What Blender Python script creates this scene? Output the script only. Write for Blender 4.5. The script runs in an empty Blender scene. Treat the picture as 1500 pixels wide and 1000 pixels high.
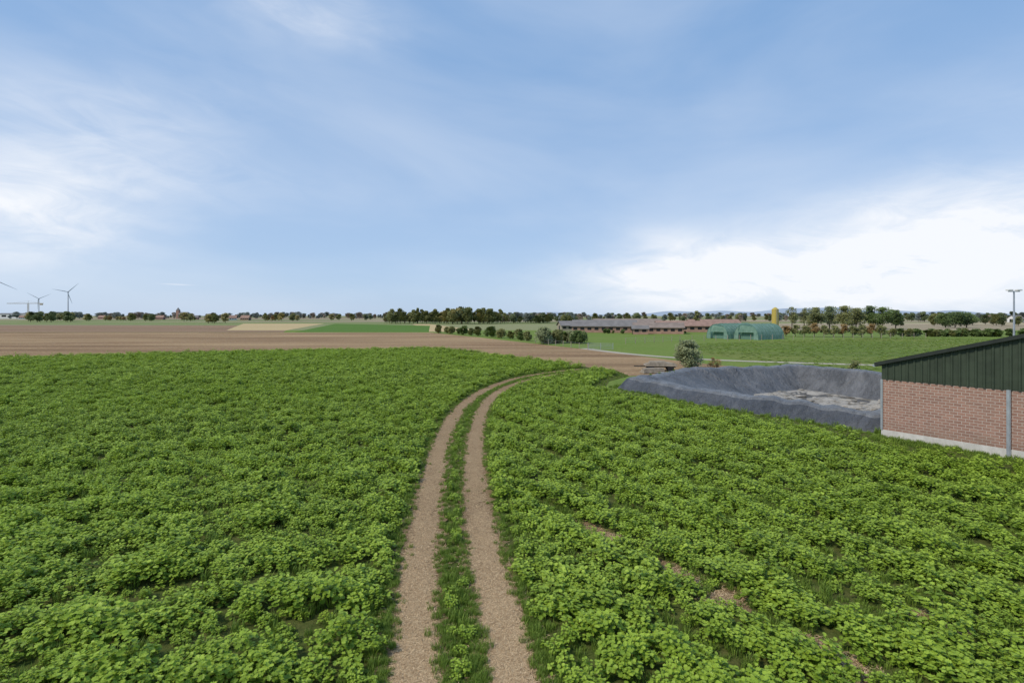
import bpy, bmesh, math, random
import numpy as np
from mathutils import Vector, geometry
scene = bpy.context.scene
R = math.radians
rng = np.random.default_rng(7)
random.seed(7)

# ------------------------------------------------------------------ helpers
def link(o, parent=None):
    scene.collection.objects.link(o)
    if parent is not None: o.parent = parent
    return o

def mesh_obj(name, verts, faces, mats=(), midx=None, parent=None, smooth=False, do_link=True, tint=None):
    me = bpy.data.meshes.new(name)
    me.from_pydata([tuple(v) for v in verts], [], [tuple(f) for f in faces])
    for m in mats: me.materials.append(m)
    if midx is not None: me.polygons.foreach_set('material_index', list(midx))
    if smooth: me.polygons.foreach_set('use_smooth', [True]*len(me.polygons))
    if tint is not None:
        a = me.attributes.new('tint', 'FLOAT', 'POINT'); a.data.foreach_set('value', np.asarray(tint, dtype=np.float32))
    me.update()
    o = bpy.data.objects.new(name, me)
    if do_link: link(o, parent)
    return o

def empty(name, loc=(0,0,0), rz=0):
    e = bpy.data.objects.new(name, None); e.location = loc; e.rotation_euler = (0,0,rz)
    e.empty_display_size = 0.5
    return link(e)

class MB:
    """small mesh builder"""
    def __init__(s): s.v=[]; s.f=[]; s.m=[]
    def box(s, x0,y0,z0,x1,y1,z1, m=0):
        b=len(s.v)
        s.v += [(x0,y0,z0),(x1,y0,z0),(x1,y1,z0),(x0,y1,z0),(x0,y0,z1),(x1,y0,z1),(x1,y1,z1),(x0,y1,z1)]
        for q in [(0,3,2,1),(4,5,6,7),(0,1,5,4),(1,2,6,5),(2,3,7,6),(3,0,4,7)]:
            s.f.append(tuple(b+i for i in q)); s.m.append(m)
    def quad(s, a,b,c,d, m=0):
        n=len(s.v); s.v += [a,b,c,d]; s.f.append((n,n+1,n+2,n+3)); s.m.append(m)
    def poly(s, pts, m=0):
        n=len(s.v); s.v += list(pts); s.f.append(tuple(range(n,n+len(pts)))); s.m.append(m)
    def tube(s, p0,p1,r0,r1,n=10,m=0,cap=True):
        p0=Vector(p0);p1=Vector(p1); d=(p1-p0).normalized()
        a=d.orthogonal().normalized(); c=d.cross(a)
        b=len(s.v)
        for p,r in ((p0,r0),(p1,r1)):
            for i in range(n):
                t=2*math.pi*i/n; q=p+(a*math.cos(t)+c*math.sin(t))*r; s.v.append(tuple(q))
        for i in range(n):
            j=(i+1)%n; s.f.append((b+i,b+j,b+n+j,b+n+i)); s.m.append(m)
        if cap:
            s.f.append(tuple(b+i for i in reversed(range(n)))); s.m.append(m)
            s.f.append(tuple(b+n+i for i in range(n))); s.m.append(m)
    def obj(s, name, mats, parent=None, smooth=False, do_link=True):
        return mesh_obj(name, s.v, s.f, mats, s.m, parent, smooth, do_link)

def inpoly(x, y, poly):
    ins = np.zeros(x.shape, bool); n=len(poly)
    for i in range(n):
        x1,y1=poly[i]; x2,y2=poly[(i+1)%n]
        if y1==y2: continue
        c = ((y1>y)!=(y2>y)) & (x < (x2-x1)*(y-y1)/(y2-y1)+x1)
        ins ^= c
    return ins

def snoise(x, y, f=1.0, seed=0):
    r = np.random.default_rng(seed+100); s=np.zeros_like(x, dtype=float)
    for i in range(7):
        a=r.uniform(0,2*math.pi); k=f*r.uniform(.6,1.7); p=r.uniform(0,6.28)
        s += np.sin((x*math.cos(a)+y*math.sin(a))*k*2*math.pi+p)
    return s/3.0   # about -1..1

# ------------------------------------------------------------------ materials
class NT:
    def __init__(s, name):
        s.mat=bpy.data.materials.new(name); s.mat.use_nodes=True; s.t=s.mat.node_tree
        s.n=s.t.nodes; s.l=s.t.links
        s.b=s.n['Principled BSDF']; s.out=s.n['Material Output']
    def node(s, typ, **kw):
        nd=s.n.new(typ)
        for k,v in kw.items(): setattr(nd,k,v)
        return nd
    def mix(s, fac, a, b, mode='MIX'):
        nd=s.node('ShaderNodeMix', data_type='RGBA', blend_type=mode)
        for sock,val in ((nd.inputs[0],fac),(nd.inputs[6],a),(nd.inputs[7],b)):
            if hasattr(val,'is_linked') or hasattr(val,'links'): s.l.new(val,sock)
            else: sock.default_value = val if not isinstance(val,tuple) else (val+(1,))[:4]
        return nd.outputs[2]
    def math(s, op, a, b=0.0, clamp=False):
        nd=s.node('ShaderNodeMath', operation=op, use_clamp=clamp)
        for sock,val in ((nd.inputs[0],a),(nd.inputs[1],b)):
            if hasattr(val,'links'): s.l.new(val,sock)
            else: sock.default_value=val
        return nd.outputs[0]
    def pos(s, scale=(1,1,1), rot=(0,0,0), src='geo'):
        if src=='geo': o=s.node('ShaderNodeNewGeometry').outputs['Position']
        else: o=s.node('ShaderNodeTexCoord').outputs['Object']
        m=s.node('ShaderNodeMapping'); m.inputs['Scale'].default_value=scale; m.inputs['Rotation'].default_value=rot
        s.l.new(o,m.inputs[0]); return m.outputs[0]
    def noise(s, vec, scale=1, detail=6, rough=.6, dist=0, lo=.3, hi=.7):
        nd=s.node('ShaderNodeTexNoise'); s.l.new(vec,nd.inputs['Vector'])
        nd.inputs['Scale'].default_value=scale; nd.inputs['Detail'].default_value=detail
        nd.inputs['Roughness'].default_value=rough; nd.inputs['Distortion'].default_value=dist
        mr=s.node('ShaderNodeMapRange'); s.l.new(nd.outputs['Fac'],mr.inputs[0])
        mr.inputs[1].default_value=lo; mr.inputs[2].default_value=hi
        return mr.outputs[0]
    def bump(s, h, strength=.5, dist=.05):
        nd=s.node('ShaderNodeBump'); nd.inputs['Strength'].default_value=strength; nd.inputs['Distance'].default_value=dist
        s.l.new(h,nd.inputs['Height']); s.l.new(nd.outputs[0],s.b.inputs['Normal'])
    def color(s,c): 
        if hasattr(c,'links'): s.l.new(c,s.b.inputs['Base Color'])
        else: s.b.inputs['Base Color'].default_value=(c+(1,))[:4]
    def rough(s,r,spec=.3): s.b.inputs['Roughness'].default_value=r; s.b.inputs['Specular IOR Level'].default_value=spec

def simple(name, c, rough=.7, var=.25, scale=3, metal=0, spec=.3, bump=0):
    t=NT(name); p=t.pos(src='obj'); n=t.noise(p,scale)
    dark=tuple(x*(1-var) for x in c); lite=tuple(min(1,x*(1+var)) for x in c)
    t.color(t.mix(n,dark,lite)); t.rough(rough,spec); t.b.inputs['Metallic'].default_value=metal
    if bump: t.bump(t.noise(p,scale*4),bump,.02)
    return t.mat

def leaf_mat(name, dark, lite, transl=.25, rough=.55, big=None):
    t=NT(name)
    a=t.node('ShaderNodeAttribute', attribute_name='tint')
    oi=t.node('ShaderNodeObjectInfo')
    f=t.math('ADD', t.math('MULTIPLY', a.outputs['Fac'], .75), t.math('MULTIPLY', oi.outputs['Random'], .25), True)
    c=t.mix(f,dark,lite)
    if big:
        n=t.noise(t.pos((.05,.16,1)),1,3,.5,0,.35,.65)
        c=t.mix(t.math('MULTIPLY',n,.45), c, big)
    t.color(c); t.rough(rough,.3)
    tr=t.node('ShaderNodeBsdfTranslucent'); t.l.new(c,tr.inputs[0])
    mx=t.node('ShaderNodeMixShader'); mx.inputs[0].default_value=transl
    t.l.new(t.b.outputs[0],mx.inputs[1]); t.l.new(tr.outputs[0],mx.inputs[2]); t.l.new(mx.outputs[0],t.out.inputs[0])
    return t.mat

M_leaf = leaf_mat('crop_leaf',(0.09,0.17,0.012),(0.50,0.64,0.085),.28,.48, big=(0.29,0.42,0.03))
M_stem = simple('crop_stem',(0.12,0.2,0.04))
M_grass= leaf_mat('grass_blade',(0.075,0.14,0.015),(0.27,0.38,0.055),.25,.6)
M_straw= leaf_mat('straw',(0.32,0.20,0.10),(0.72,0.53,0.31),.1,.7)
M_bark = simple('bark',(0.09,0.07,0.05),.9,.4,6,bump=.5)

# ------------------------------------------------------------------ scatter (instanced masses)
def source_collection(name): return bpy.data.collections.new(name)

def scatter(name, P, S, ROT, IDX, coll):
    me=bpy.data.meshes.new(name); me.from_pydata([tuple(p) for p in P],[],[])
    S=np.asarray(S,dtype=np.float32); ROT=np.asarray(ROT,dtype=np.float32)
    a=me.attributes.new('i_scale','FLOAT_VECTOR','POINT'); a.data.foreach_set('vector',S.ravel())
    a=me.attributes.new('i_rot','FLOAT_VECTOR','POINT'); a.data.foreach_set('vector',ROT.ravel())
    a=me.attributes.new('i_idx','INT','POINT'); a.data.foreach_set('value',np.asarray(IDX,dtype=np.int32))
    o=bpy.data.objects.new(name,me); link(o)
    g=bpy.data.node_groups.new(name+'_nodes','GeometryNodeTree')
    g.interface.new_socket('Geometry',in_out='INPUT',socket_type='NodeSocketGeometry')
    g.interface.new_socket('Geometry',in_out='OUTPUT',socket_type='NodeSocketGeometry')
    N=g.nodes; L=g.links
    gi=N.new('NodeGroupInput'); go=N.new('NodeGroupOutput'); iop=N.new('GeometryNodeInstanceOnPoints')
    ci=N.new('GeometryNodeCollectionInfo'); ci.inputs[0].default_value=coll; ci.inputs[1].default_value=True; ci.inputs[2].default_value=True
    def attr(n,t):
        nd=N.new('GeometryNodeInputNamedAttribute'); nd.data_type=t; nd.inputs[0].default_value=n
        return [q for q in nd.outputs if q.enabled][0]
    e=N.new('FunctionNodeEulerToRotation')
    L.new(gi.outputs[0],iop.inputs['Points']); L.new(ci.outputs[0],iop.inputs['Instance'])
    iop.inputs['Pick Instance'].default_value=True
    L.new(attr('i_idx','INT'),iop.inputs['Instance Index'])
    L.new(attr('i_rot','FLOAT_VECTOR'),e.inputs[0]); L.new(e.outputs[0],iop.inputs['Rotation'])
    L.new(attr('i_scale','FLOAT_VECTOR'),iop.inputs['Scale'])
    L.new(iop.outputs[0],go.inputs[0])
    md=o.modifiers.new('instances','NODES'); md.node_group=g
    return o

# ------------------------------------------------------------------ plants sources
LEAF=[(0,0),(.15,.07),(.26,.34),(.38,.16),(.50,.50),(.62,.24),(.82,.34),(.88,.14),(1.0,0),(.88,-.14),(.82,-.34),(.62,-.24),(.50,-.50),(.38,-.16),(.26,-.34),(.15,-.07)]
def add_leaf(v,f,tn,p,a,tilt,L,roll,tint,W=1.0):
    ca,sa,ct,st=math.cos(a),math.sin(a),math.cos(tilt),math.sin(tilt)
    fw=np.array([ca*ct,sa*ct,st]); sd=np.array([-sa,ca,0.]); 
    up=np.cross(fw,sd); sd2=sd*math.cos(roll)+up*math.sin(roll); up=np.cross(fw,sd2)
    b=len(v); p=np.array(p)
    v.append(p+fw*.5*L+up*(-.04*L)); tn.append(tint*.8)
    for t,w in LEAF:
        z=.28*w*w*4*.3-.32*t*t+.18*t
        v.append(p+fw*t*L+sd2*w*L*W+up*z*L); tn.append(tint)
    n=len(LEAF)
    for i in range(n): f.append((b,b+1+i,b+1+(i+1)%n))
def crop_plant(name,seed,coll,h=.42,Rr=.28,n=70):
    r=random.Random(seed); v=[];f=[];tn=[]
    shoots=[]; NS=8
    for k in range(NS):
        a=k/(NS-1)*6.283+r.uniform(-.4,.4); q=0 if k==0 else r.uniform(.45,1.05)
        shoots.append((Rr*q*math.cos(a),Rr*q*math.sin(a),h*(1-.40*q*q)*r.uniform(.78,1.15)))
    for i in range(n):
        sx,sy,sh=shoots[i%NS]; lev=r.random()**.6
        a=i*2.4+r.uniform(-.5,.5); out=.02+.07*(1-lev)
        p=(sx+out*math.cos(a)*.6,sy+out*math.sin(a)*.6,sh*(.42+.58*lev))
        L=r.uniform(.060,.090)*(1.5-.5*lev)
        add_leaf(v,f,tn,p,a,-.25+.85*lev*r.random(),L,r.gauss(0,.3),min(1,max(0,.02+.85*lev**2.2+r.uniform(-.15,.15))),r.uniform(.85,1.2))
    for (sx,sy,sh) in shoots:
        b=len(v); v += [np.array([sx*.2-.006,sy*.2,0]),np.array([sx*.2+.006,sy*.2,0]),np.array([sx,sy,sh])]; tn += [.2,.2,.3]
        f.append((b,b+1,b+2))
    o=mesh_obj(name,v,f,[M_leaf],do_link=False,tint=tn); coll.objects.link(o)
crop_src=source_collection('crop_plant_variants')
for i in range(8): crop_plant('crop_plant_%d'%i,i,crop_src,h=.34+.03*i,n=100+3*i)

def grass_tuft(name,seed,coll,h=.28,n=46,rad=.16,mat=M_grass):
    r=random.Random(seed); v=[];f=[];tn=[]
    for i in range(n):
        a=r.uniform(0,6.283); q=rad*math.sqrt(r.random()); x,y=q*math.cos(a),q*math.sin(a)
        hh=h*r.uniform(.45,1.1); b=len(v); d=r.uniform(0,6.283); w=.006; lean=r.uniform(.15,.7)*hh
        dx,dy=math.cos(d),math.sin(d); t=r.random()
        v += [(x-dy*w,y+dx*w,0),(x+dy*w,y-dx*w,0),(x+dx*lean*.35-dy*w,y+dy*lean*.35+dx*w,hh*.65),(x+dx*lean*.35+dy*w,y+dy*lean*.35-dx*w,hh*.65),(x+dx*lean,y+dy*lean,hh)]
        tn += [t*.3,t*.3,t,t,t]
        f += [(b,b+1,b+3,b+2),(b+2,b+3,b+4)]
    o=mesh_obj(name,v,f,[mat],do_link=False,tint=tn); coll.objects.link(o)
grass_src=source_collection('grass_tuft_variants')
for i in range(5): grass_tuft('grass_tuft_%d'%i,20+i,grass_src,h=.20+.035*i,n=60)

straw_src=source_collection('straw_variants')
for k in range(4):
    r=random.Random(50+k); v=[];f=[];tn=[]
    for i in range(110):
        x,y=r.uniform(-.3,.3),r.uniform(-.3,.3); a=r.uniform(0,6.28); L=r.uniform(.02,.08); w=r.uniform(.003,.007)
        z=r.uniform(.004,.02); dz=r.uniform(-.008,.012); c,s=math.cos(a),math.sin(a); b=len(v)
        v += [(x-s*w,y+c*w,z),(x+s*w,y-c*w,z),(x+c*L+s*w,y+s*L-c*w,z+dz),(x+c*L-s*w,y+s*L+c*w,z+dz)]
        t=r.random(); tn += [t]*4; f.append((b,b+1,b+2,b+3))
    o=mesh_obj('straw_%d'%k,v,f,[M_straw],do_link=False,tint=tn); straw_src.objects.link(o)

# ------------------------------------------------------------------ layout in metres
rutL=[(-1.45,4),(-1.62,7),(-1.75,9.06),(-2.08,11.1),(-2.55,14.4),(-3.17,20.5),(-3.58,26),(-3.72,31),(-3.62,36),(-2.75,42.5),(-0.95,49.2),(1.3,54),(4.6,58.4),(8.5,61.8)]
rutR=[(.75,4),(.3,7),(.03,9.06),(-.25,11.1),(-.79,14.4),(-1.5,20.5),(-1.88,26),(-2.02,31),(-1.95,36),(-1.45,41.3),(-.05,47.3),(1.9,51.6),(4.6,55.8),(8.5,59.6)]
def catmull(P,n=10):
    P=[np.array(p,float) for p in P]; Q=[2*P[0]-P[1]]+P+[2*P[-1]-P[-2]]; out=[]
    for i in range(1,len(Q)-2):
        a,b,c,d=Q[i-1],Q[i],Q[i+1],Q[i+2]
        for k in range(n):
            t=k/n; out.append(.5*((2*b)+(-a+c)*t+(2*a-5*b+4*c-d)*t*t+(-a+3*b-3*c+d)*t**3))
    out.append(P[-1]); return np.array(out)
CL=catmull(rutL); CR=catmull(rutR)
def dist_poly(x,y,C):
    d=np.full(x.shape,1e9)
    for i in range(0,len(C)-1):
        a=C[i]; b=C[i+1]; ab=b-a; L2=(ab**2).sum()
        t=np.clip(((x-a[0])*ab[0]+(y-a[1])*ab[1])/L2,0,1)
        d=np.minimum(d,np.hypot(x-a[0]-t*ab[0],y-a[1]-t*ab[1]))
    return d

crop_poly=[(-130,3),(36,3),(28.4,14.6),(19.5,27.6),(19.6,28.4),(15.4,34.4),(11,41.2),(8.4,46.2),(9.6,50.5),(12.6,55),(12.3,60.7),(8.8,65.4),(3,74.5),(-5.8,87),(-14.6,99.5),(-30,96),(-53,88.6),(-77,77),(-130,58)]
plant_poly=[(-130,3),(34,3),(26.6,13.4),(21.8,20.4),(18.2,25.8),(17.3,28.0),(14.2,32.8),(9.8,39.6),(7.0,45.6),(8.4,50.5),(11.2,55),(10.8,60.7),(8.0,65.4),(3,74.0),(-5.8,86.6),(-14.6,99.0),(-30,95.5),(-53,88),(-77,76.5),(-130,58)]
brown_poly=[(-130,58),(-77,77),(-53,88.6),(-30,96),(-14.6,99.5),(-5.8,87),(3,74.5),(8.8,65.4),(12.3,60.7),(12.6,55),(17,56),(24,59),(31,62.5),(27,67),(23.6,73.9),(16.3,93.8),(4.8,119),(-10,152),(-31,195),(-400,195),(-400,20)]
BC=np.array([19.8,27.4]); gd=np.array([.568,-.823]); bd=np.array([.823,.568])

ridge=[(11,45.4),(16.2,36.0),(21.1,29.5),(38,41.2),(32.3,58),(18,52.8)]
bottom=[(21.8,46.6),(21.6,40.2),(24.6,36.2),(35.4,43.2),(31.0,54.4),(24.2,51.2)]
SUB=70
def mitre(P,d):
    n=len(P); out=[]
    for i in range(n):
        a=np.array(P[i-1],float); b=np.array(P[i],float); c=np.array(P[(i+1)%n],float)
        e1=(b-a)/np.linalg.norm(b-a); e2=(c-b)/np.linalg.norm(c-b)
        n1=np.array([e1[1],-e1[0]]); n2=np.array([e2[1],-e2[0]])
        m=n1+n2; m/=np.linalg.norm(m); out.append(b+m*d/max(.5,m.dot(n1)))
    return out
def ring(P,d,sub=SUB,sm=14):
    Q=mitre(P,d); pts=[]
    for i in range(len(Q)):
        a=Q[i]; b=Q[(i+1)%len(Q)]
        for k in range(sub): pts.append(a+(b-a)*k/sub)
    p=np.array(pts)
    for _ in range(sm): p=.5*p+.25*np.roll(p,1,0)+.25*np.roll(p,-1,0)
    return p

# ------------------------------------------------------------------ ground sheets
def sheet(name, poly, z, mat, holes=()):
    loops=[[Vector((p[0],p[1],0)) for p in poly]]+[[Vector((p[0],p[1],0)) for p in h] for h in holes]
    flat=[p for l in loops for p in l]
    tri=geometry.tessellate_polygon(loops)
    fs=[]
    for t in tri:
        a,b,c=[flat[i] for i in t]
        if (b-a).cross(c-a).z<0: t=(t[0],t[2],t[1])
        fs.append(t)
    return mesh_obj(name,[(p.x,p.y,z) for p in flat],fs,[mat])

def field_mat(name,c1,c2,c3,fine=2.0,rot=0,furrow=(.04,.9),bump=.4,fw=.5,big=(0,0,0),bigf=0):
    t=NT(name)
    pf=t.pos((furrow[0],furrow[1],1),(0,0,rot)); nf=t.noise(pf,1,6,.7,0,.38,.62)
    pn=t.pos(); n2=t.noise(pn,fine,8,.75,0,.32,.68); n3=t.noise(t.pos((.3,1,1),(0,0,rot)),.05,4,.6,0,.38,.62)
    c=t.mix(n2,c1,c2); c=t.mix(t.math('MULTIPLY',nf,fw),c,c3)
    if bigf: c=t.mix(t.math('MULTIPLY',n3,bigf),c,big)
    t.color(c); t.rough(.95,.1)
    t.bump(t.math('ADD',n2,nf),bump,.15); return t.mat

t=NT('grassland'); p=t.pos()
n1=t.noise(p,1.2,9,.75); n2=t.noise(p,.06,4,.6); 
c=t.mix(n1,(0.075,0.14,0.02),(0.20,0.27,0.05)); c=t.mix(t.math('MULTIPLY',n2,.5),c,(0.20,0.22,0.065))
vo=t.node('ShaderNodeTexVoronoi',feature='F1'); t.l.new(t.pos((.0022,.0075,1),(0,0,.12)),vo.inputs['Vector']); vo.inputs['Scale'].default_value=1
sx=t.node('ShaderNodeSeparateColor'); t.l.new(vo.outputs['Color'],sx.inputs[0])
cr=t.node('ShaderNodeValToRGB'); t.l.new(sx.outputs[0],cr.inputs[0]); e=cr.color_ramp; e.interpolation='CONSTANT'
cols=[(0,(0.19,0.23,0.08)),(.25,(0.34,0.27,0.18)),(.42,(0.16,0.20,0.07)),(.6,(0.42,0.34,0.22)),(.75,(0.25,0.26,0.12)),(.88,(0.29,0.21,0.15))]
e.elements[0].position=0; e.elements[0].color=cols[0][1]+(1,); e.elements[1].position=.25; e.elements[1].color=cols[1][1]+(1,)
for q in cols[2:]:
    k=e.elements.new(q[0]); k.color=q[1]+(1,)
sp=t.node('ShaderNodeSeparateXYZ'); t.l.new(p,sp.inputs[0])
far=t.node('ShaderNodeMapRange'); t.l.new(sp.outputs['Y'],far.inputs[0]); far.inputs[1].default_value=225; far.inputs[2].default_value=228
c2=t.mix(t.math('MULTIPLY',n1,.4),cr.outputs[0],(0.23,0.21,0.12))
t.color(t.mix(far.outputs[0],c,c2)); t.rough(.95,.1); t.bump(n1,.4,.1); M_ground=t.mat
hole=[tuple(q) for q in ring(ridge,1.15)[::5]]
sheet('ground',[(-9000,-400),(9000,-400),(9000,12000),(-9000,12000)],0,M_ground,[hole])

M_cropsoil=field_mat('crop_soil',(0.045,0.065,0.012),(0.16,0.15,0.05),(0.07,0.12,0.018),3,0,(.3,.8),.5,.5)
sheet('crop_field_soil',crop_poly,.008,M_cropsoil)
M_brown=field_mat('harvested_field_soil',(0.19,0.11,0.052),(0.55,0.37,0.21),(0.15,0.088,0.048),1.6,.06,(.006,.20),.8,.8,(0.50,0.35,0.19),.5)
sheet('harvested_field',brown_poly,.012,M_brown)
M_brown2=field_mat('ploughed_soil',(0.25,0.155,0.09),(0.40,0.27,0.165),(0.17,0.11,0.07),.7,-.03,(.003,.09),.4,.8)
sheet('ploughed_field',[(-500,197),(-88,197),(-98,222),(-135,330),(-700,330)],.02,M_brown2)
M_straw_f=field_mat('stubble',(0.46,0.34,0.17),(0.60,0.46,0.25),(0.38,0.29,0.15),.5,0,(.005,.1),.3,.6)
sheet('stubble_field',[(-125,224),(-98,222),(-150,410),(-215,410)],.035,M_straw_f)
M_winter=field_mat('winter_crop',(0.075,0.15,0.025),(0.14,0.24,0.04),(0.07,0.13,0.025),.8,.1,(.01,.15),.3,.6)
sheet('winter_crop_field',[(-86,203),(-33,203),(-52,325),(-138,400)],.03,M_winter)
sheet('stubble_field',[(-40,240),(-33,204),(-24,204),(-18,235),(-60,380),(-75,385)],.026,M_straw_f)
M_rcrop=field_mat('right_crop_soil',(0.07,0.12,0.018),(0.19,0.26,0.045),(0.09,0.13,0.03),1.2,.5,(.012,.22),.5,.65,(0.24,0.24,0.07),.45)
vp=[(34,75),(36,62),(45,56),(70,48),(240,60),(240,138),(139,141),(111,150),(60,128),(41,118),(31,90)]
sheet('vegetable_field',vp,.014,M_rcrop)
M_path=field_mat('gravel_path',(0.34,0.30,0.23),(0.56,0.50,0.41),(0.33,0.31,0.22),4,0,(.3,.9),.4,.3)
def strip(name,pts,w,z,mat):
    C=catmull(pts,8); v=[];f=[]
    for i in range(len(C)):
        d=C[min(i+1,len(C)-1)]-C[max(i-1,0)]; d/=np.linalg.norm(d); n=np.array([d[1],-d[0]])
        v += [(*(C[i]-n*w/2),z),(*(C[i]+n*w/2),z)]
        if i: f.append((2*i-2,2*i-1,2*i+1,2*i))
    return mesh_obj(name,v,f,[mat])
strip('gravel_path',[(14,101),(19,88),(24.6,79.5),(31,74),(40,70),(60,62)],2.0,.024,M_path)

def rut(name,C,hw,seed,mat):
    v=[];f=[];r=np.random.default_rng(seed); C=catmull([tuple(c) for c in C[::4]]+[tuple(C[-1])],24); K=7
    for i in range(len(C)):
        d=C[min(i+1,len(C)-1)]-C[max(i-1,0)]; d/=np.linalg.norm(d); n=np.array([d[1],-d[0]])
        l=hw+.10*math.sin(i*.35)+.05*math.sin(i*1.3+1)+r.uniform(-.05,.05); rr=hw+.09*math.sin(i*.29+2)+.05*math.sin(i*1.1)+r.uniform(-.05,.05)
        for k in range(K):
            q=-l+(l+rr)*k/(K-1); z=.02+(.03*(abs(q)/hw)**2)+r.uniform(-.006,.006)
            v.append((*(C[i]+n*q),z))
        if i:
            for k in range(K-1): a=(i-1)*K+k; f.append((a,a+1,a+K+1,a+K))
    return mesh_obj(name,v,f,[mat],smooth=True)
t=NT('rut_soil'); p=t.pos(); a=t.noise(p,18,8,.85,.5,.36,.64); b=t.noise(p,1.3,5,.65,0,.38,.62)
c=t.mix(a,(0.14,0.083,0.040),(0.58,0.40,0.225)); c=t.mix(t.math('MULTIPLY',b,.5),c,(0.28,0.18,0.095)); t.color(c); t.rough(.95,.1)
t.bump(a,.9,.04); M_rut=t.mat
rut('dirt_track',CL,.57,1,M_rut)
rut('dirt_track',CR,.57,2,M_rut)

# ------------------------------------------------------------------ crop scatter
def grid_pts(x0,x1,y0,y1,s,seed):
    r=np.random.default_rng(seed)
    xs=np.arange(x0,x1,s); ys=np.arange(y0,y1,s); X,Y=np.meshgrid(xs,ys); X=X.ravel();Y=Y.ravel()
    X=X+r.uniform(-.48,.48,X.shape)*s; Y=Y+r.uniform(-.48,.48,Y.shape)*s
    return X,Y,r
rd=np.array([.54,-.84]); rn=np.array([.84,.54])
patches=[((2.6,15.3),.9,.26),((4.15,13.0),.7,.18),((4.9,11.7),.4,.36),((6.0,9.9),.9,.24),((8.9,10.9),.6,.22)]
def in_patch(X,Y,grow=0.0):
    m=np.zeros(X.shape,bool)
    for (c,a,b) in patches:
        dx=X-c[0];dy=Y-c[1]; u=(dx*rd[0]+dy*rd[1])/(a+grow); w=(dx*rn[0]+dy*rn[1])/(b+grow); m|=(u*u+w*w)<1
    return m
P=[];S=[]
for (y0,y1,sp_,sc) in ((4,22,.385,1.0),(22,46,.41,1.04),(46,101,.54,1.3)):
    X,Y,r=grid_pts(-y1*1.15-8,min(40,y1*1.15+8),y0,y1,sp_,int(y0))
    k=inpoly(X,Y,plant_poly)&(np.abs(X)<1.15*Y+8); X=X[k];Y=Y[k]
    dl=dist_poly(X,Y,CL); dr=dist_poly(X,Y,CR); dm=np.minimum(dl,dr)
    mid=(dl<1.45)&(dr<1.45)
    right=(dr<dl)&~mid
    s=sc*(1+.12*snoise(X,Y,.35,1)+.10*snoise(X,Y,1.1,2))
    s*=r.uniform(.72,1.26,X.shape)
    cc=.84*X+.54*Y
    ph=np.abs(((cc-10.45+.15*snoise(X,Y,.08,5))/2.0+.5)%1-.5)*2.0
    gap=np.clip(1.25-ph/.42,0,1)*right
    bare=np.clip(.75+.45*snoise(X,Y,.12,9),0.35,1)
    s*=1-.55*gap*bare
    keep=r.random(X.shape)>gap*bare*.75
    # left: drilled rows following the headland
    cl=-.30*X+.95*Y; pl=np.abs(((cl+.35*snoise(X,Y,.05,4))/2.3+.5)%1-.5)*2.3
    gl=np.clip(1.2-pl/.45,0,1)*(~right)*np.clip(.75+.4*snoise(X,Y,.1,12),.2,1)
    s*=1-.52*gl; keep&= r.random(X.shape)>gl*.35
    keep&= r.random(X.shape)>.07
    s*=np.where(snoise(X,Y,.22,33)<-1.05,.65,1)
    keep&= dm>.53+.25*s
    ip=in_patch(X,Y,.12); keep&= ~(ip&(r.random(X.shape)<.72)); s=np.where(ip,s*.5,s)
    s=np.where(mid,np.minimum(s,.62)*r.uniform(.6,1.1,X.shape),s)
    keep&= ~(mid&(r.random(X.shape)<.25))
    keep|= mid&(dl>.66)&(dr>.66)&(r.random(X.shape)<.6)
    k=keep; P.append(np.stack([X[k],Y[k],np.zeros(k.sum())],1)); S.append(s[k])
P=np.concatenate(P);S=np.concatenate(S); n=len(P); print('crop',n)
S3=np.stack([S*rng.uniform(.92,1.18,n),S*rng.uniform(.92,1.18,n),S*rng.uniform(.75,1.08,n)],1)
ROT=np.stack([rng.normal(0,.08,n),rng.normal(0,.08,n),rng.uniform(0,6.28,n)],1)
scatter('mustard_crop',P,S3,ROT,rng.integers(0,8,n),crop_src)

P=[];S=[]
for (y0,y1,sp_,sc) in ((4,20,.22,1.0),(20,62,.36,1.1)):
    X,Y,r=grid_pts(-y1*1.1-5,min(36,y1*1.1+5),y0,y1,sp_,77+int(y0))
    k=inpoly(X,Y,crop_poly)&(np.abs(X)<1.1*Y+5); X=X[k];Y=Y[k]
    outer=~inpoly(X,Y,plant_poly)
    dl=dist_poly(X,Y,CL); dr=dist_poly(X,Y,CR); dm=np.minimum(dl,dr); mid=(dl<1.45)&(dr<1.45)
    edge=(dm>.56)&(dm<1.05)
    cc=.84*X+.54*Y; ph=np.abs(((cc-10.45)/2.0+.5)%1-.5)*2.0
    gap=(ph<.45)&(X>0)&(dr>1)
    keep=(edge&(r.random(X.shape)<.6))|(gap&(r.random(X.shape)<.6))|((dm>.56)&(r.random(X.shape)<.2))|(outer&(r.random(X.shape)<.8))
    ip=in_patch(X,Y)
    keep&=~(ip&(r.random(X.shape)<.72))
    s=sc*r.uniform(.5,1.1,X.shape)*np.where(edge,.8,1)*np.where(dm<.70,.5,1)*np.where(outer,.55,1)*np.where(ip,.55,1)*np.where(gap,.75,1)
    P.append(np.stack([X[keep],Y[keep],np.full(keep.sum(),.005)],1)); S.append(s[keep])
for C in (CL,CR):
    for side in (-1,1):
        for k in range(2600):
            i=rng.integers(0,len(C)-1); q=C[i]+(C[i+1]-C[i])*rng.random(); d=C[i+1]-C[i]; d/=np.linalg.norm(d)
            o=q+np.array([d[1],-d[0]])*side*abs(rng.normal(.61,.12)); P.append(np.array([[o[0],o[1],.01]])); S.append(np.array([rng.uniform(.15,.55)]))
P=np.concatenate(P);S=np.concatenate(S);n=len(P); print('grass',n)
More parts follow.
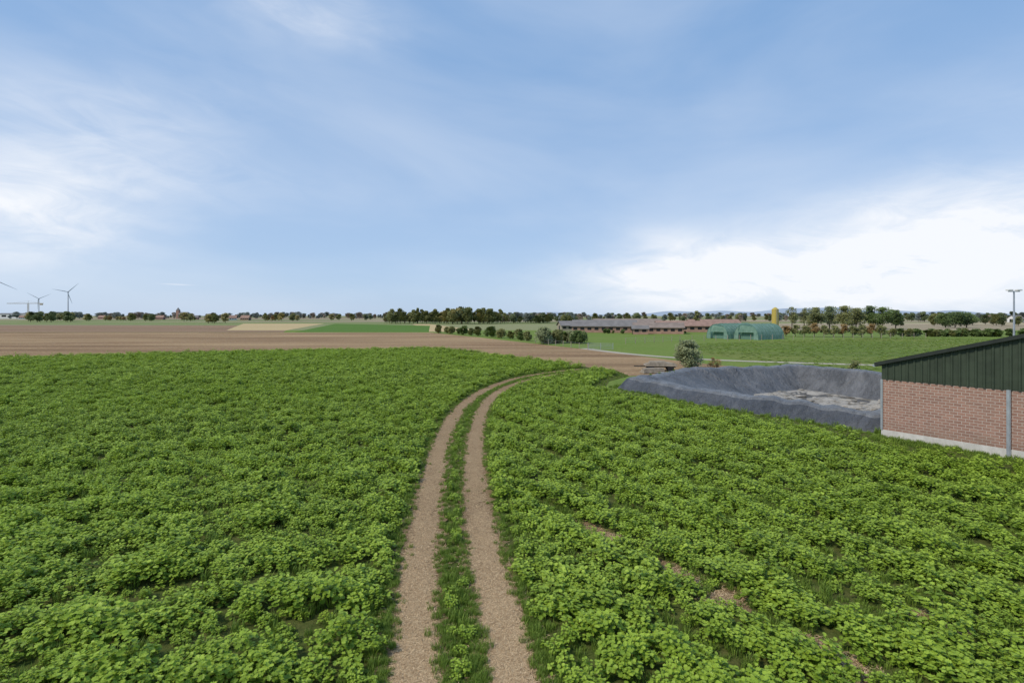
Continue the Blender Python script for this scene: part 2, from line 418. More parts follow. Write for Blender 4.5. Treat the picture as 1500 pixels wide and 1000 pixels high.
ROT=np.stack([np.zeros(n),np.zeros(n),rng.uniform(0,6.28,n)],1)
scatter('field_grass',P,np.stack([S,S,S],1),ROT,rng.integers(0,5,n),grass_src)
P=[]
for C in (CL,CR):
    for k in range(1800):
        i=rng.integers(0,int(len(C)*.72)); q=C[i]+(C[i+1]-C[i])*rng.random(); P.append((q[0]+rng.uniform(-.42,.42),q[1]+rng.uniform(-.3,.3),.02))
for (c,a,b) in patches:
    for k in range(int(30*a*b)+4):
        q=np.array(c)+rd*rng.uniform(-a,a)*.8+rn*rng.uniform(-b,b)*.7; P.append((q[0],q[1],.016))
n=len(P); S=rng.uniform(.8,1.3,n)
scatter('chopped_straw',P,np.stack([S,S,S],1),np.stack([np.zeros(n),np.zeros(n),rng.uniform(0,6.28,n)],1),rng.integers(0,4,n),straw_src)
pv=[];pf=[]
for j,(c,a,b) in enumerate(patches):
    r=random.Random(j); K=26; b0=len(pv); pv.append((c[0],c[1],.016))
    for i in range(K):
        t_=6.283*i/K; w=1+.18*math.sin(3*t_+j)+r.uniform(-.15,.15)
        q=np.array(c)+rd*a*1.15*w*math.cos(t_)+rn*b*1.3*w*math.sin(t_); pv.append((q[0],q[1],.0145))
    for i in range(K): pf.append((b0,b0+1+(i+1)%K,b0+1+i))
mesh_obj('bare_soil_patches',pv,pf,[M_rut])
X,Y,r=grid_pts(30,170,56,148,1.1,5)
k=inpoly(X,Y,[(35,75),(37,64),(45,58),(70,51),(240,61),(240,137),(139,140),(111,149),(60,127),(42,117),(33,90)])&(X<1.12*Y+4)&(r.random(X.shape)<.55); X=X[k];Y=Y[k]; n=len(X)
S=r.uniform(.4,1.0,n)
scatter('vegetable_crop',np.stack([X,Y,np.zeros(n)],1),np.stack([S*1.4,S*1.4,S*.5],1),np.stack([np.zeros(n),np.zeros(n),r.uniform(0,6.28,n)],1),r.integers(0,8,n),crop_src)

# ------------------------------------------------------------------ lined basin
base_n=SUB*6; idx=np.arange(base_n); th=2*math.pi*idx/base_n
w1=np.sin(th*23+1+np.sin(th*3)*2)*.3+np.sin(th*53+2+np.sin(th*5)*3)*.35+np.sin(th*97+np.sin(th*7)*3)*.35
sag=.06*np.sin(th*5+1)+.05*np.sin(th*17+np.sin(th*4)*2)+.025*np.sin(th*41+np.sin(th*6)*3)
def sm_noise(k=2):
    q=rng.normal(0,1,base_n)
    for _ in range(k): q=.5*q+.25*np.roll(q,1)+.25*np.roll(q,-1)
    return q
bot=ring(bottom,0)
rings=[]; f=[]; mi=[]
prof=[(1.5,-.06),(1.4,.08),(1.2,.32),(1.0,.58),(.8,.82),(.6,.95),(.25,1.0),(-.15,1.0),(-.45,.93)]
for d,z in prof:
    rg=ring(ridge,d); c=rg.mean(0); nrm=rg-c; nrm/=np.linalg.norm(nrm,axis=1)[:,None]
    rg=rg+nrm*(w1*.065+sm_noise()*.012)[:,None]
    rings.append(np.column_stack([rg,z+sag*max(0,(z+.1))+sm_noise()*.006]))
top_in=ring(ridge,-.6)
KI=14
for k in range(KI+1):
    q=k/KI; xy=top_in+(bot-top_in)*q; z=.83-(.83+1.35)*q
    c=xy.mean(0); nrm=xy-c; nrm/=np.linalg.norm(nrm,axis=1)[:,None]
    xy=xy+nrm*(w1*.09*(1-q*.5)+sm_noise()*.012)[:,None]
    zz=z+sag*(1-q)-.16*math.sin(math.pi*q)+.05*w1*math.sin(math.pi*q)+.03*np.sin(q*9+th*11)*(1-q)+sm_noise()*.008
    rings.append(np.column_stack([xy,zz]))
lin_v=np.concatenate(rings); NR=len(rings)
for a in range(NR-1):
    for i in range(base_n):
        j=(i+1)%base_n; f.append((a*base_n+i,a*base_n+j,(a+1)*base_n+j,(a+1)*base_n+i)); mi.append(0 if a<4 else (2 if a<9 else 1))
def liner(name,c1,c2,c3,s3):
    t=NT(name); a=t.noise(t.pos((1,1,.4),src='obj'),.45,8,.65,1.0,.38,.62); b=t.noise(t.pos(src='obj'),5,7,.75,1.0,.35,.65)
    c=t.mix(a,c1,c2); c=t.mix(t.math('MULTIPLY',b,s3),c,c3)
    ge=t.noise(t.pos((.25,.25,.25),src='obj'),1,5,.6,.5,.45,.6); c=t.mix(t.math('MULTIPLY',ge,.25),c,(0.17,0.16,0.145))
    t.color(c); t.rough(.42,.4)
    st=t.noise(t.pos((1.5,1.5,.15),src='obj'),1.5,6,.6,1.2); t.bump(t.math('ADD',st,t.math('MULTIPLY',b,.15)),.85,.16); return t.mat
M_lo=liner('liner_outer_shaded',(0.035,0.041,0.052),(0.085,0.093,0.112),(0.13,0.135,0.145),.3)  # shade on the outer face painted in as a darker liner colour
M_li=liner('liner_inner',(0.055,0.058,0.064),(0.145,0.148,0.156),(0.21,0.205,0.20),.35)
M_lc=liner('liner_crest_lit',(0.08,0.084,0.092),(0.18,0.185,0.195),(0.24,0.235,0.23),.4)  # ridge highlight painted in as a lighter tone of the same liner
basin=empty('lined_manure_basin',(0,0,0))
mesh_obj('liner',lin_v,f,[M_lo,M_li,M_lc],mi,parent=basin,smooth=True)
last=rings[-1]; c=last[:,:2].mean(0); fv=[];ff=[]; K=22
for k in range(K+1):
    q=1-k/K*.995
    xy=c+(last[:,:2]-c)*q; z=last[:,2]*(max(0,1-k/2))+(-1.33)*min(1,k/2)+.16*snoise(xy[:,0],xy[:,1],.22,3)*min(1,k/3)+.08*snoise(xy[:,0],xy[:,1],.9,8)*min(1,k/3)
    fv.append(np.column_stack([xy,z]))
fv=np.concatenate(fv)
for a in range(K):
    for i in range(base_n):
        j=(i+1)%base_n; ff.append((a*base_n+i,a*base_n+j,(a+1)*base_n+j,(a+1)*base_n+i))
t=NT('basin_mud'); p=t.pos(); a=t.noise(p,.45,8,.75,.8,.43,.55); b=t.noise(p,4,7,.75)
c=t.mix(a,(0.15,0.135,0.11),(0.48,0.44,0.38)); c=t.mix(t.math('MULTIPLY',b,.4),c,(0.2,0.17,0.135)); t.color(c); t.rough(.75,.3); t.bump(b,.7,.12); M_mud=t.mat
mesh_obj('basin_floor',fv,ff,[M_mud],parent=basin,smooth=True)
t=NT('slurry_water'); n=t.noise(t.pos(),.6,4,.6); t.color(t.mix(n,(0.07,0.065,0.055),(0.12,0.11,0.095))); t.rough(.12,.5); M_wat=t.mat
cx=last[:,:2].mean(0); wr=cx+(last[:,:2]-cx)*.9
mesh_obj('water',[(x,y,-1.38) for x,y in wr],[tuple(range(base_n))],[M_wat],parent=basin)
def blob(mb,cx,cy,cz,sx,sy,sz,seed,m=0):
    bm=bmesh.new(); bmesh.ops.create_icosphere(bm,subdivisions=2,radius=1); r=random.Random(seed); ph=[r.uniform(0,6) for _ in range(4)]
    b=len(mb.v)
    for q in bm.verts:
        k=1+.18*math.sin(q.co.x*3+ph[0])+.15*math.sin(q.co.y*4+ph[1])+r.uniform(-.08,.08)
        mb.v.append((cx+q.co.x*sx*k,cy+q.co.y*sy*k,cz+q.co.z*sz*k))
    for q in bm.faces: mb.f.append(tuple(b+w.index for w in q.verts)); mb.m.append(m)
    bm.free()
mb=MB(); r=random.Random(3)
for i in range(60):
    x=r.gauss(29.5,3.0); y=45.5+r.gauss(0,2.6)
    s=r.uniform(.08,.32); blob(mb,x,y,-1.32,s*1.9,s,s*.5,i)
mb.obj('mud_heaps',[M_mud],basin)

# ------------------------------------------------------------------ brick barn
t=NT('brick_wall'); tc=t.node('ShaderNodeTexCoord'); sp=t.node('ShaderNodeSeparateXYZ'); t.l.new(tc.outputs['Object'],sp.inputs[0])
cb=t.node('ShaderNodeCombineXYZ'); t.l.new(t.math('ADD',sp.outputs[0],sp.outputs[1]),cb.inputs[0]); t.l.new(sp.outputs[2],cb.inputs[1])
br=t.node('ShaderNodeTexBrick'); t.l.new(cb.outputs[0],br.inputs['Vector'])
br.inputs['Color1'].default_value=(0.37,0.20,0.15,1); br.inputs['Color2'].default_value=(0.25,0.13,0.10,1); br.inputs['Mortar'].default_value=(0.54,0.48,0.42,1)
br.inputs['Scale'].default_value=1; br.inputs['Mortar Size'].default_value=.012; br.inputs['Brick Width'].default_value=.30; br.inputs['Row Height'].default_value=.14; br.inputs['Mortar Smooth'].default_value=.2
n=t.noise(t.pos(src='obj'),.8,6,.7); n5=t.noise(t.pos(src='obj'),14,5,.7)
c=t.mix(t.math('MULTIPLY',n,.35),br.outputs['Color'],(0.40,0.28,0.22)); c=t.mix(t.math('MULTIPLY',n5,.25),c,(0.2,0.13,0.10))
sz=t.node('ShaderNodeMapRange'); t.l.new(sp.outputs[2],sz.inputs[0]); sz.inputs[1].default_value=.4; sz.inputs[2].default_value=1.1; sz.inputs[3].default_value=.45; sz.inputs[4].default_value=0
c=t.mix(t.math('MULTIPLY',sz.outputs[0],n),c,(0.16,0.13,0.09))
t.color(c); t.rough(.9,.2); t.bump(t.math('SUBTRACT',1,br.outputs['Fac']),.5,.01); M_brick=t.mat
t=NT('concrete_plinth'); n=t.noise(t.pos(src='obj'),2,7,.7); n2=t.noise(t.pos((6,6,1.5),src='obj'),1,5,.6)
c=t.mix(n,(0.46,0.44,0.40),(0.66,0.63,0.59)); c=t.mix(t.math('MULTIPLY',n2,.3),c,(0.34,0.32,0.27)); t.color(c); t.rough(.9,.2); M_plinth=t.mat
M_green=simple('green_profiled_sheet',(0.042,0.056,0.036),.5,.25,1.5,spec=.3)
M_trim=simple('dark_trim',(0.025,0.03,0.025),.5,.2)
M_roofsheet=simple('fibre_cement_roof',(0.12,0.12,0.12),.85,.25,1)
M_steel=simple('galvanised_steel',(0.42,0.44,0.47),.4,.15,4,metal=.5,spec=.5)
M_white=simple('white_render',(0.7,0.69,0.66),.8,.1)
M_dark=simple('dark_opening',(0.02,0.02,0.022),.6,.2)
ang=math.atan2(gd[1],gd[0])
barn=empty('brick_barn',(BC[0],BC[1],0),ang)   # local x along gable, local y to the back
W,Ld,zb,ze,sl=16,26,3.15,3.98,.296
zr=ze+sl*W/2
mb=MB(); mb.box(0,0,.42,W,.3,zb); mb.box(0,.3,.42,.3,Ld,zb); mb.box(W-.3,.3,.42,W,Ld,zb); mb.box(.3,Ld-.3,.42,W-.3,Ld,zb); mb.obj('walls',[M_brick],barn)
mb=MB(); mb.box(-.03,-.03,-.3,W+.03,.33,.42); mb.box(-.03,.33,-.3,.33,Ld,.42); mb.box(W-.33,.33,-.3,W+.03,Ld,.42); mb.obj('plinth',[M_plinth],barn)
mb=MB(); x=0; step=.30; 
def ztop(x): return (ze+sl*x if x<W/2 else ze+sl*(W-x))-.03
xs=[]; 
while x<W:
    xs += [(x,-.03),(x+.17,-.03),(x+.20,-.075),(x+.27,-.075)]; x+=step
xs=[q for q in xs if q[0]<=W]+[(W,-.03)]
for i in range(len(xs)-1):
    (xa,ya),(xb_,yb)=xs[i],xs[i+1]
    mb.quad((xa,ya,zb-.04),(xb_,yb,zb-.04),(xb_,yb,ztop(xb_)),(xa,ya,ztop(xa)))
mb.obj('gable_cladding',[M_green],barn)
mb=MB(); mb.poly([(0,.05,zb),(W,.05,zb),(W,.05,ze-.05),(W/2,.05,zr-.05),(0,.05,ze-.05)]); mb.poly([(0,Ld-.05,zb),(W,Ld-.05,zb),(W,Ld-.05,ze-.05),(W/2,Ld-.05,zr-.05),(0,Ld-.05,ze-.05)])
mb.box(0,.1,zb,.1,Ld-.1,ze-.1); mb.box(W-.1,.1,zb,W,Ld-.1,ze-.1)
mb.obj('gable_backing',[M_green],barn)
mb=MB(); o=.22
for sgn in (0,1):
    xa,xb_=(-.25,W/2) if sgn==0 else (W/2,W+.25)
    za=ze-sl*.25 if sgn==0 else zr; zb2=zr if sgn==0 else ze-sl*.25
    y0,y1=-o,Ld+o
    mb.quad((xa,y0,za+.06),(xb_,y0,zb2+.06),(xb_,y1,zb2+.06),(xa,y1,za+.06)); mb.quad((xa,y1,za-.02),(xb_,y1,zb2-.02),(xb_,y0,zb2-.02),(xa,y0,za-.02))
    mb.quad((xa,y0,za-.02),(xb_,y0,zb2-.02),(xb_,y0,zb2+.06),(xa,y0,za+.06))
mb.obj('roof',[M_roofsheet],barn)
mb=MB()
for xa,xb_,za,zb2 in ((-.27,W/2,ze-sl*.27,zr),(W/2,W+.27,zr,ze-sl*.27)):
    for (y0,y1) in ((-o-.03,-o-.004),):
        mb.poly([(xa,y0,za-.10),(xb_,y0,zb2-.10),(xb_,y0,zb2+.085),(xa,y0,za+.085)]); mb.poly([(xa,y1,za+.085),(xb_,y1,zb2+.085),(xb_,y1,zb2-.10),(xa,y1,za-.10)])
        mb.poly([(xa,y0,za+.085),(xb_,y0,zb2+.085),(xb_,-o+.12,zb2+.085),(xa,-o+.12,za+.085)])
mb.obj('verge_trim',[M_trim],barn)
mb=MB(); mb.box(4.91,-.14,0,5.05,-.035,3.12); mb.box(4.94,-.16,0,5.02,-.141,3.12); mb.box(9.9,-.14,0,10.04,-.035,3.12); mb.box(-.05,-.06,.42,.05,-.031,3.1); mb.obj('steel_posts',[M_steel],barn)
mb=MB(); mb.tube((-.3,-.2,ze-.16),(-.3,Ld+.2,ze-.16),.08,.08,10); mb.obj('gutter',[M_steel],barn)

P=[];S=[]
for k in range(700):
    s=rng.uniform(-.3,16); q=BC+gd*s-bd*abs(rng.normal(.45,.45)); P.append((q[0],q[1],0)); S.append(rng.uniform(.25,.95))
rg=ring(ridge,1.75)
for k in range(500):
    q=rg[rng.integers(0,base_n)]+rng.normal(0,.25,2)
    if np.hypot(*(q-BC))<.5: continue
    P.append((q[0],q[1],0)); S.append(rng.uniform(.3,1.2))
rg=ring(ridge,.2)
for k in range(45):
    i=rng.integers(190,410); q=rg[i]+rng.normal(0,.15,2); P.append((q[0],q[1],.93)); S.append(rng.uniform(.3,.9))
n=len(P); S=np.array(S)
scatter('weeds',P,np.stack([S,S,S],1),np.stack([np.zeros(n),np.zeros(n),rng.uniform(0,6.28,n)],1),rng.integers(0,5,n),grass_src)

# ------------------------------------------------------------------ trees
def tree_mesh(name, h, cr, seed, mat, n=1600, leaf=.35, base=.18, trunk=.18, flat=1.0, nb=9, coll=None, parent=None, loc=None, stems=1):
    r=random.Random(seed); v=[];f=[];m=[];tn=[]
    mb=MB()
    for s in range(stems):
        ox=r.uniform(-.3,.3)*(stems>1)*cr; oy=r.uniform(-.3,.3)*(stems>1)*cr
        mb.tube((ox*.3,oy*.3,-.1),(ox,oy,h*.55),trunk,trunk*.5,8,0); mb.tube((ox,oy,h*.55),(ox*1.2,oy*1.2,h*.85),trunk*.5,trunk*.15,6,0)
    blobs=[]
    for i in range(nb):
        a=r.uniform(0,6.283); z=base+(1-base)*(.18+.72*(i+.5)/nb)
        env=math.sin(min(1,max(0.05,(z-base)/(1-base)))*math.pi)**.55
        rad=cr*env*r.uniform(.3,.75)
        c=(rad*math.cos(a),rad*math.sin(a),h*z); br_=cr*r.uniform(.34,.58)
        blobs.append((c,br_,r.uniform(-.25,.25)))
        mb.tube((0,0,h*max(.12,z*.55)),c,trunk*.35,trunk*.08,5,0,False)
    blobs.append(((0,0,h*.9),cr*.35,.1)); blobs.append(((0,0,h*(base+.35)),cr*.6,-.1))
    v=[tuple(q) for q in mb.v]; f=list(mb.f); m=list(mb.m); tn=[.3]*len(v)
    for i in range(n):
        c,br_,sh=blobs[r.randrange(len(blobs))]
        d=Vector((r.gauss(0,1),r.gauss(0,1),r.gauss(0,1))).normalized(); q=br_*(r.random()**.35)*r.choice([1,1,1,1.15])
        p=Vector(c)+Vector((d.x*q,d.y*q,d.z*q*.85*flat))
        if p.z<h*base*.6: continue
        if p.z>h: p.z=h-r.random()*.4
        u=Vector((r.gauss(0,1),r.gauss(0,1),r.gauss(0,1)*.6)).normalized(); w=u.orthogonal().normalized(); L=leaf*r.uniform(.5,1.2)
        b=len(v); v += [tuple(p-u*L-w*L*.3),tuple(p-w*L*.6+u*L*.2),tuple(p+u*L),tuple(p+w*L*.6)]
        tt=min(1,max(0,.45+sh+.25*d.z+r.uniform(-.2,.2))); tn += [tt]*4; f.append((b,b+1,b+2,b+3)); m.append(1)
    if coll is None:
        o=mesh_obj(name,v,f,[M_bark,mat],m,parent,tint=tn)
        if loc: o.location=loc
    else:
        o=mesh_obj(name,v,f,[M_bark,mat],m,do_link=False,tint=tn); coll.objects.link(o)
    return o
ML_dark=leaf_mat('leaf_dark_green',(0.05,0.08,0.022),(0.16,0.22,0.055))
ML_olive=leaf_mat('leaf_olive',(0.11,0.125,0.04),(0.29,0.29,0.10))
ML_yellow=leaf_mat('leaf_yellow',(0.24,0.21,0.07),(0.48,0.41,0.15))
ML_orange=leaf_mat('leaf_orange',(0.18,0.11,0.04),(0.40,0.27,0.10))
ML_willow=leaf_mat('leaf_grey_green',(0.14,0.165,0.07),(0.40,0.43,0.22))
ML_hazeg=leaf_mat('leaf_hazed_green',(0.17,0.20,0.18),(0.28,0.31,0.26))  # distance haze put into the leaf colour, paler and bluer
ML_hazeo=leaf_mat('leaf_hazed_orange',(0.25,0.21,0.17),(0.38,0.31,0.23))  # orange leaves paled, air haze painted into the colour
ML_midg=leaf_mat('leaf_mid_green',(0.10,0.13,0.06),(0.22,0.26,0.11))
tree_src=source_collection('distant_tree_variants')
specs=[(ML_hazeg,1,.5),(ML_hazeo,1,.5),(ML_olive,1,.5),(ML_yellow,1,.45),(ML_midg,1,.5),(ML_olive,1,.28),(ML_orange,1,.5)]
for i,(mt,hh_,cr_) in enumerate(specs):
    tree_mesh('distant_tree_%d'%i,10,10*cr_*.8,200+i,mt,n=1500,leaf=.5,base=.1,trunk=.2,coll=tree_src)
T=[]
def band(n,u0,u1,D0,D1,h0,h1,kinds,wide=1.0):
    for i in range(n):
        u=random.uniform(u0,u1); D=random.uniform(D0,D1); h=random.uniform(h0,h1)/10
        T.append(((u*D,D,-.1),(h*wide*random.uniform(.9,1.4),h*wide*random.uniform(.9,1.4),h),random.choice(kinds)))
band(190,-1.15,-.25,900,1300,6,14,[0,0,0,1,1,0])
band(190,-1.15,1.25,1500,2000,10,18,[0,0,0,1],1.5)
for k in range(14):
    u0=random.uniform(-.97,-.27); band(random.randint(3,7),u0,u0+random.uniform(.01,.05),560,760,5,10,random.choice([[2,1],[3,6,2],[4,2],[0,1],[2,3]]))
band(90,-.25,.12,420,470,6,9.5,[2,0,4,4,1])
for i in range(26): 
    u=-.235+i*.0085; T.append(((u*400,400,0),(1.0,1.0,random.uniform(.85,1.3)),random.choice([2,5,2,5,3 if -.14<u<-.06 else 2])))
band(9,-.14,-.06,380,395,10,12.5,[3,3,2],.9)
band(5,-.10,-.04,385,400,11,13.5,[4,2],.9)
band(75,.05,.55,500,640,5,10,[0,2,2,1,4])
band(130,.5,1.2,520,760,6,11,[0,0,2,4,4])
band(24,.74,1.08,300,380,4,8,[2,4,4])
band(9,-.945,-.86,480,520,8,11,[4,2]); band(7,-.60,-.56,420,440,7,9,[2,3])
band(8,-.83,-.72,620,650,5,7,[3,3,6])
P=[q[0] for q in T]; n=len(P)
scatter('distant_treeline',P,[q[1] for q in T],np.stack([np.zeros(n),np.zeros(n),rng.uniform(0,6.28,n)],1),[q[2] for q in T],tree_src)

bush_src=source_collection('bush_variants')
for i,mt in enumerate((ML_dark,ML_olive,ML_orange,ML_willow)):
    tree_mesh('bush_%d'%i,3,1.5,300+i,mt,n=1300,leaf=.22,base=0.0,trunk=.06,coll=bush_src,stems=3)
T=[]
for i in range(15):
    q=i/14; py_Y=188-q*58; u=-.14+q*.175
    T.append(((u*py_Y+random.uniform(-.8,.8),py_Y,0),random.uniform(.7,1.1),random.choice([0,1,1])))
for i in range(9):
    T.append((((.06+.10*i/11)*122+random.uniform(-.5,.5),122+random.uniform(-3,3),0),random.uniform(.6,1.0),random.choice([0,1,1,3])))
for i in range(70): T.append(((random.uniform(.74,1.12)*158,158+random.uniform(-2,2),0),random.uniform(.6,.85),random.choice([0,0,1])))
for i in range(14): T.append(((random.uniform(.16,.36)*175,186+random.uniform(-3,6),0),random.uniform(.3,.6),random.choice([0,1])))
P=[q[0] for q in T]; n=len(P)
scatter('hedge_shrubs',P,[(q[1]*1.15,q[1]*1.15,q[1]) for q in T],np.stack([np.zeros(n),np.zeros(n),rng.uniform(0,6.28,n)],1),[q[2] for q in T],bush_src)
for (x,y,h,c,mt,s) in ((7.4,118,3.9,2.5,ML_willow,1),(10.8,120,3.2,2.0,ML_olive,2),(15.4,119,3.0,2.0,ML_dark,3)):
    tree_mesh('shrub',h,c,400+s,mt,n=2600,leaf=.22,base=0,trunk=.08,loc=(x,y,0),stems=3)
tree_mesh('willow_bush',3.5,1.75,411,ML_willow,n=5200,leaf=.13,base=0,trunk=.06,loc=(21.4,62.2,0),stems=4,nb=14)
for (x,y,h) in ((24.2,61.8,1.5),(25.0,62.4,1.2)): tree_mesh('dry_weed',h,.6,int(x*10),ML_orange,n=350,leaf=.08,base=0,trunk=.03,loc=(x,y,0),stems=3)
tree_mesh('weed_bush',1.2,.9,77,ML_olive,n=600,leaf=.1,base=0,trunk=.03,loc=(40.5,60.5,0),stems=3)
for i in range(11):
    u=.535+i*.0185; D=158-i*.8
    tree_mesh('autumn_tree',random.uniform(3.3,4.2),random.uniform(1.4,1.9),500+i,[ML_orange,ML_olive,ML_olive][i%3],n=900,leaf=.24,base=.18,trunk=.1,loc=(u*D,D,0))
for i,(px,D,h,c,mt) in enumerate(((1196,235,10.2,4.0,ML_olive),(1215,240,10.8,4.2,ML_midg),(1236,232,11.0,4.4,ML_olive),(1254,238,10.0,4.2,ML_olive),(1274,245,11.2,4.2,ML_dark),(1293,240,10.4,4.6,ML_dark),(1312,250,9.2,4.0,ML_dark),(1399,270,8.4,6.2,ML_dark),(1385,275,7.6,4.6,ML_dark),(1416,272,7.8,4.6,ML_dark),(1160,250,11.0,3.0,ML_olive),(1178,262,10.6,2.6,ML_olive),(1021,230,9,1.6,ML_olive),(1370,400,8.0,5,ML_olive))):
    tree_mesh('broadleaf_tree',h,c,600+i,mt,n=2400 if c>3.5 else 700,leaf=.38,base=.12,trunk=.25,loc=((px-750)/750*D,D,0),nb=12)

# ------------------------------------------------------------------ farm buildings
M_roofg=simple('grey_roof',(0.19,0.175,0.165),.9,.25,.4); M_roofb=simple('brown_grey_roof',(0.25,0.195,0.16),.9,.25,.4)
M_tile=simple('clay_tiles',(0.30,0.19,0.145),.85,.25,.6); M_bfar=simple('farm_brick',(0.36,0.22,0.165),.9,.2,.7)
M_wood=simple('weathered_wood',(0.32,0.27,0.21),.9,.35,3)
def gable(name,loc,rz,L,Wd,he,hr,mw,mr,openings=6,door=True):
    e=empty(name,loc,rz); mb=MB(); mb.box(-L/2,-Wd/2,0,L/2,Wd/2,he)
    mb.poly([(-L/2,-Wd/2,he),(-L/2,Wd/2,he),(-L/2,0,hr)][::-1]); mb.poly([(L/2,-Wd/2,he),(L/2,Wd/2,he),(L/2,0,hr)])
    mb.obj('walls',[mw],e)
    mb=MB(); o=.5; s=(hr-he)/(Wd/2); 
    for sg in (-1,1):
        y0=sg*(Wd/2+o); z0=he-s*o
        mb.quad((-L/2-o,y0,z0+.05),(L/2+o,y0,z0+.05),(L/2+o,0,hr+.05),(-L/2-o,0,hr+.05)); mb.quad((-L/2-o,y0,z0+.2),(L/2+o,y0,z0+.2),(L/2+o,0,hr+.2),(-L/2-o,0,hr+.2))
        mb.quad((-L/2-o,y0,z0+.05),(L/2+o,y0,z0+.05),(L/2+o,y0,z0+.2),(-L/2-o,y0,z0+.2))
        for sx_ in (-1,1): mb.quad((sx_*(L/2+o),y0,z0+.05),(sx_*(L/2+o),0,hr+.05),(sx_*(L/2+o),0,hr+.2),(sx_*(L/2+o),y0,z0+.2))
    mb.obj('roof',[mr],e)
    mb=MB()
    for i in range(openings):
        x=-L/2+(i+.5)*L/openings; w=L/openings*.28
        mb.box(x-w,-Wd/2-.03,he*.42,x+w,-Wd/2+.02,he*.82)
    if door: mb.box(L/2-.02,-1.6,0,L/2+.04,1.6,he*.95); mb.box(-L/2-.04,-1.6,0,-L/2+.02,1.6,he*.95)
    mb.obj('openings',[M_dark],e)
    return e
gable('livestock_barn',(36,200,0),R(-12),24,13,2.4,4.6,M_bfar,M_roofg,9)
gable('livestock_barn',(26.5,222,0),R(4),12,12,2.2,4.0,M_wood,M_roofg,5)
gable('livestock_barn',(53,186,0),R(-14),17,10,2.2,3.8,M_bfar,M_roofb,7)
gable('brick_shed',(68,205,0),R(-6),20,10,2.4,4.2,M_bfar,M_tile,7)
gable('brick_shed',(56,250,0),R(0),32,12,2.8,4.8,M_white,M_roofb,8)
gable('brick_shed',(92,235,0),R(-4),22,11,2.6,4.6,M_bfar,M_tile,8)
gable('lean_to_shed',(44.5,178,0),R(-10),5,4,2.0,2.9,M_bfar,M_roofg,2)
t=NT('green_mesh_net'); n=t.noise(t.pos(src='obj'),1,5,.6); t.color(t.mix(n,(0.15,0.27,0.21),(0.32,0.46,0.38))); t.rough(.7,.2)
tr=t.node('ShaderNodeBsdfTranslucent'); tr.inputs[0].default_value=(.3,.5,.4,1); mx=t.node('ShaderNodeMixShader'); mx.inputs[0].default_value=.35
t.l.new(t.b.outputs[0],mx.inputs[1]); t.l.new(tr.outputs[0],mx.inputs[2]); t.l.new(mx.outputs[0],t.out.inputs[0]); M_net=t.mat
M_netd=simple('green_net_hoops',(0.10,0.19,0.145))
def tunnel(loc,rz,w,h,L):
    e=empty('green_tunnel_greenhouse',loc,rz); mb=MB(); K=14
    arc=[(w/2*math.cos(math.pi*i/K),h*math.sin(math.pi*i/K)**.8) for i in range(K+1)]
    for j in range(12):
        ya,yb=-L/2+L*j/12,-L/2+L*(j+1)/12
        for i in range(K):
            (xa,za),(xb,zb_)=arc[i],arc[i+1]; mb.quad((xa,ya,za),(xb,ya,zb_),(xb,yb,zb_),(xa,yb,za))
    for i in range(K):
        if 4<=i<=9: continue
        (xa,za),(xb,zb_)=arc[i],arc[i+1]; mb.quad((xa,-L/2,0),(xb,-L/2,0),(xb,-L/2,zb_),(xa,-L/2,za))
    mb.quad((arc[4][0],-L/2,1.9),(arc[10][0],-L/2,1.9),(arc[9][0],-L/2,arc[9][1]),(arc[4][0],-L/2,arc[4][1]))
    mb.poly([(a,L/2,z) for a,z in arc])
    mb.obj('net_cover',[M_net],e)
    mb=MB()
    for j in range(7):
        y=-L/2+L*j/6
        for i in range(K): mb.tube((arc[i][0]*1.01,y,arc[i][1]*1.01),(arc[i+1][0]*1.01,y,arc[i+1][1]*1.01),.06,.06,5,0,False)
    mb.obj('hoops',[M_netd],e)
    mb=MB(); mb.quad((-w*.32,-L/2+1,0),(w*.32,-L/2+1,0),(w*.32,-L/2+1,2.0),(-w*.32,-L/2+1,2.0)); mb.obj('netted_stock_inside',[M_netd],e)
tunnel((61.0,146,0),R(-58),6.8,4.1,8); tunnel((68.5,142,0),R(-58),7.2,4.2,12); tunnel((66,152,0),R(-58),6.8,4.2,12)
e=empty('yellow_silo',(102.8,200,0)); M_yel=simple('silo_yellow',(0.45,0.34,0.08),.6,.2)
mb=MB(); mb.tube((0,0,2.2),(0,0,8.9),1.25,1.25,20); mb.tube((0,0,.9),(0,0,2.2),.35,1.25,20); mb.tube((0,0,8.9),(0,0,9.7),1.25,.3,20); mb.obj('tank',[M_yel],e)
mb=MB()
for a in range(4): mb.tube((1.15*math.cos(a*1.57+.78),1.15*math.sin(a*1.57+.78),0),(1.15*math.cos(a*1.57+.78),1.15*math.sin(a*1.57+.78),3),.09,.09,6)
for k in range(18): mb.box(-.2,-1.45,1+k*.45,.2,-1.4,1.05+k*.45)
mb.box(-.25,-1.45,1,-.2,-1.38,9); mb.box(.2,-1.45,1,.25,-1.38,9); mb.obj('legs_and_ladder',[M_steel],e)
for i,(px,D,rz,m1,m2) in enumerate(((35,900,.2,M_white,M_tile),(62,880,-.3,M_white,M_roofg),(235,800,.1,M_bfar,M_tile),(285,820,.3,M_bfar,M_roofg),(360,700,0,M_bfar,M_tile),(340,720,.4,M_white,M_tile),(150,950,0,M_bfar,M_tile),(1452,480,.2,M_bfar,M_tile),(1488,500,.2,M_white,M_roofg))):
    u=(px-750)/750; gable('brick_house',(u*D,D,0),rz,11,8,3.2,6.6,m1,m2,4)
gable('warehouse',(-.95*1000,1000,0),.05,90,40,9,11,M_white,M_roofg,6)
e=empty('church',(-.652*1100,1100,0)); mb=MB(); mb.box(-3,-3,0,3,3,17); mb.box(3,-5,0,22,5,9); mb.obj('tower_and_nave',[M_bfar],e)
mb=MB(); 
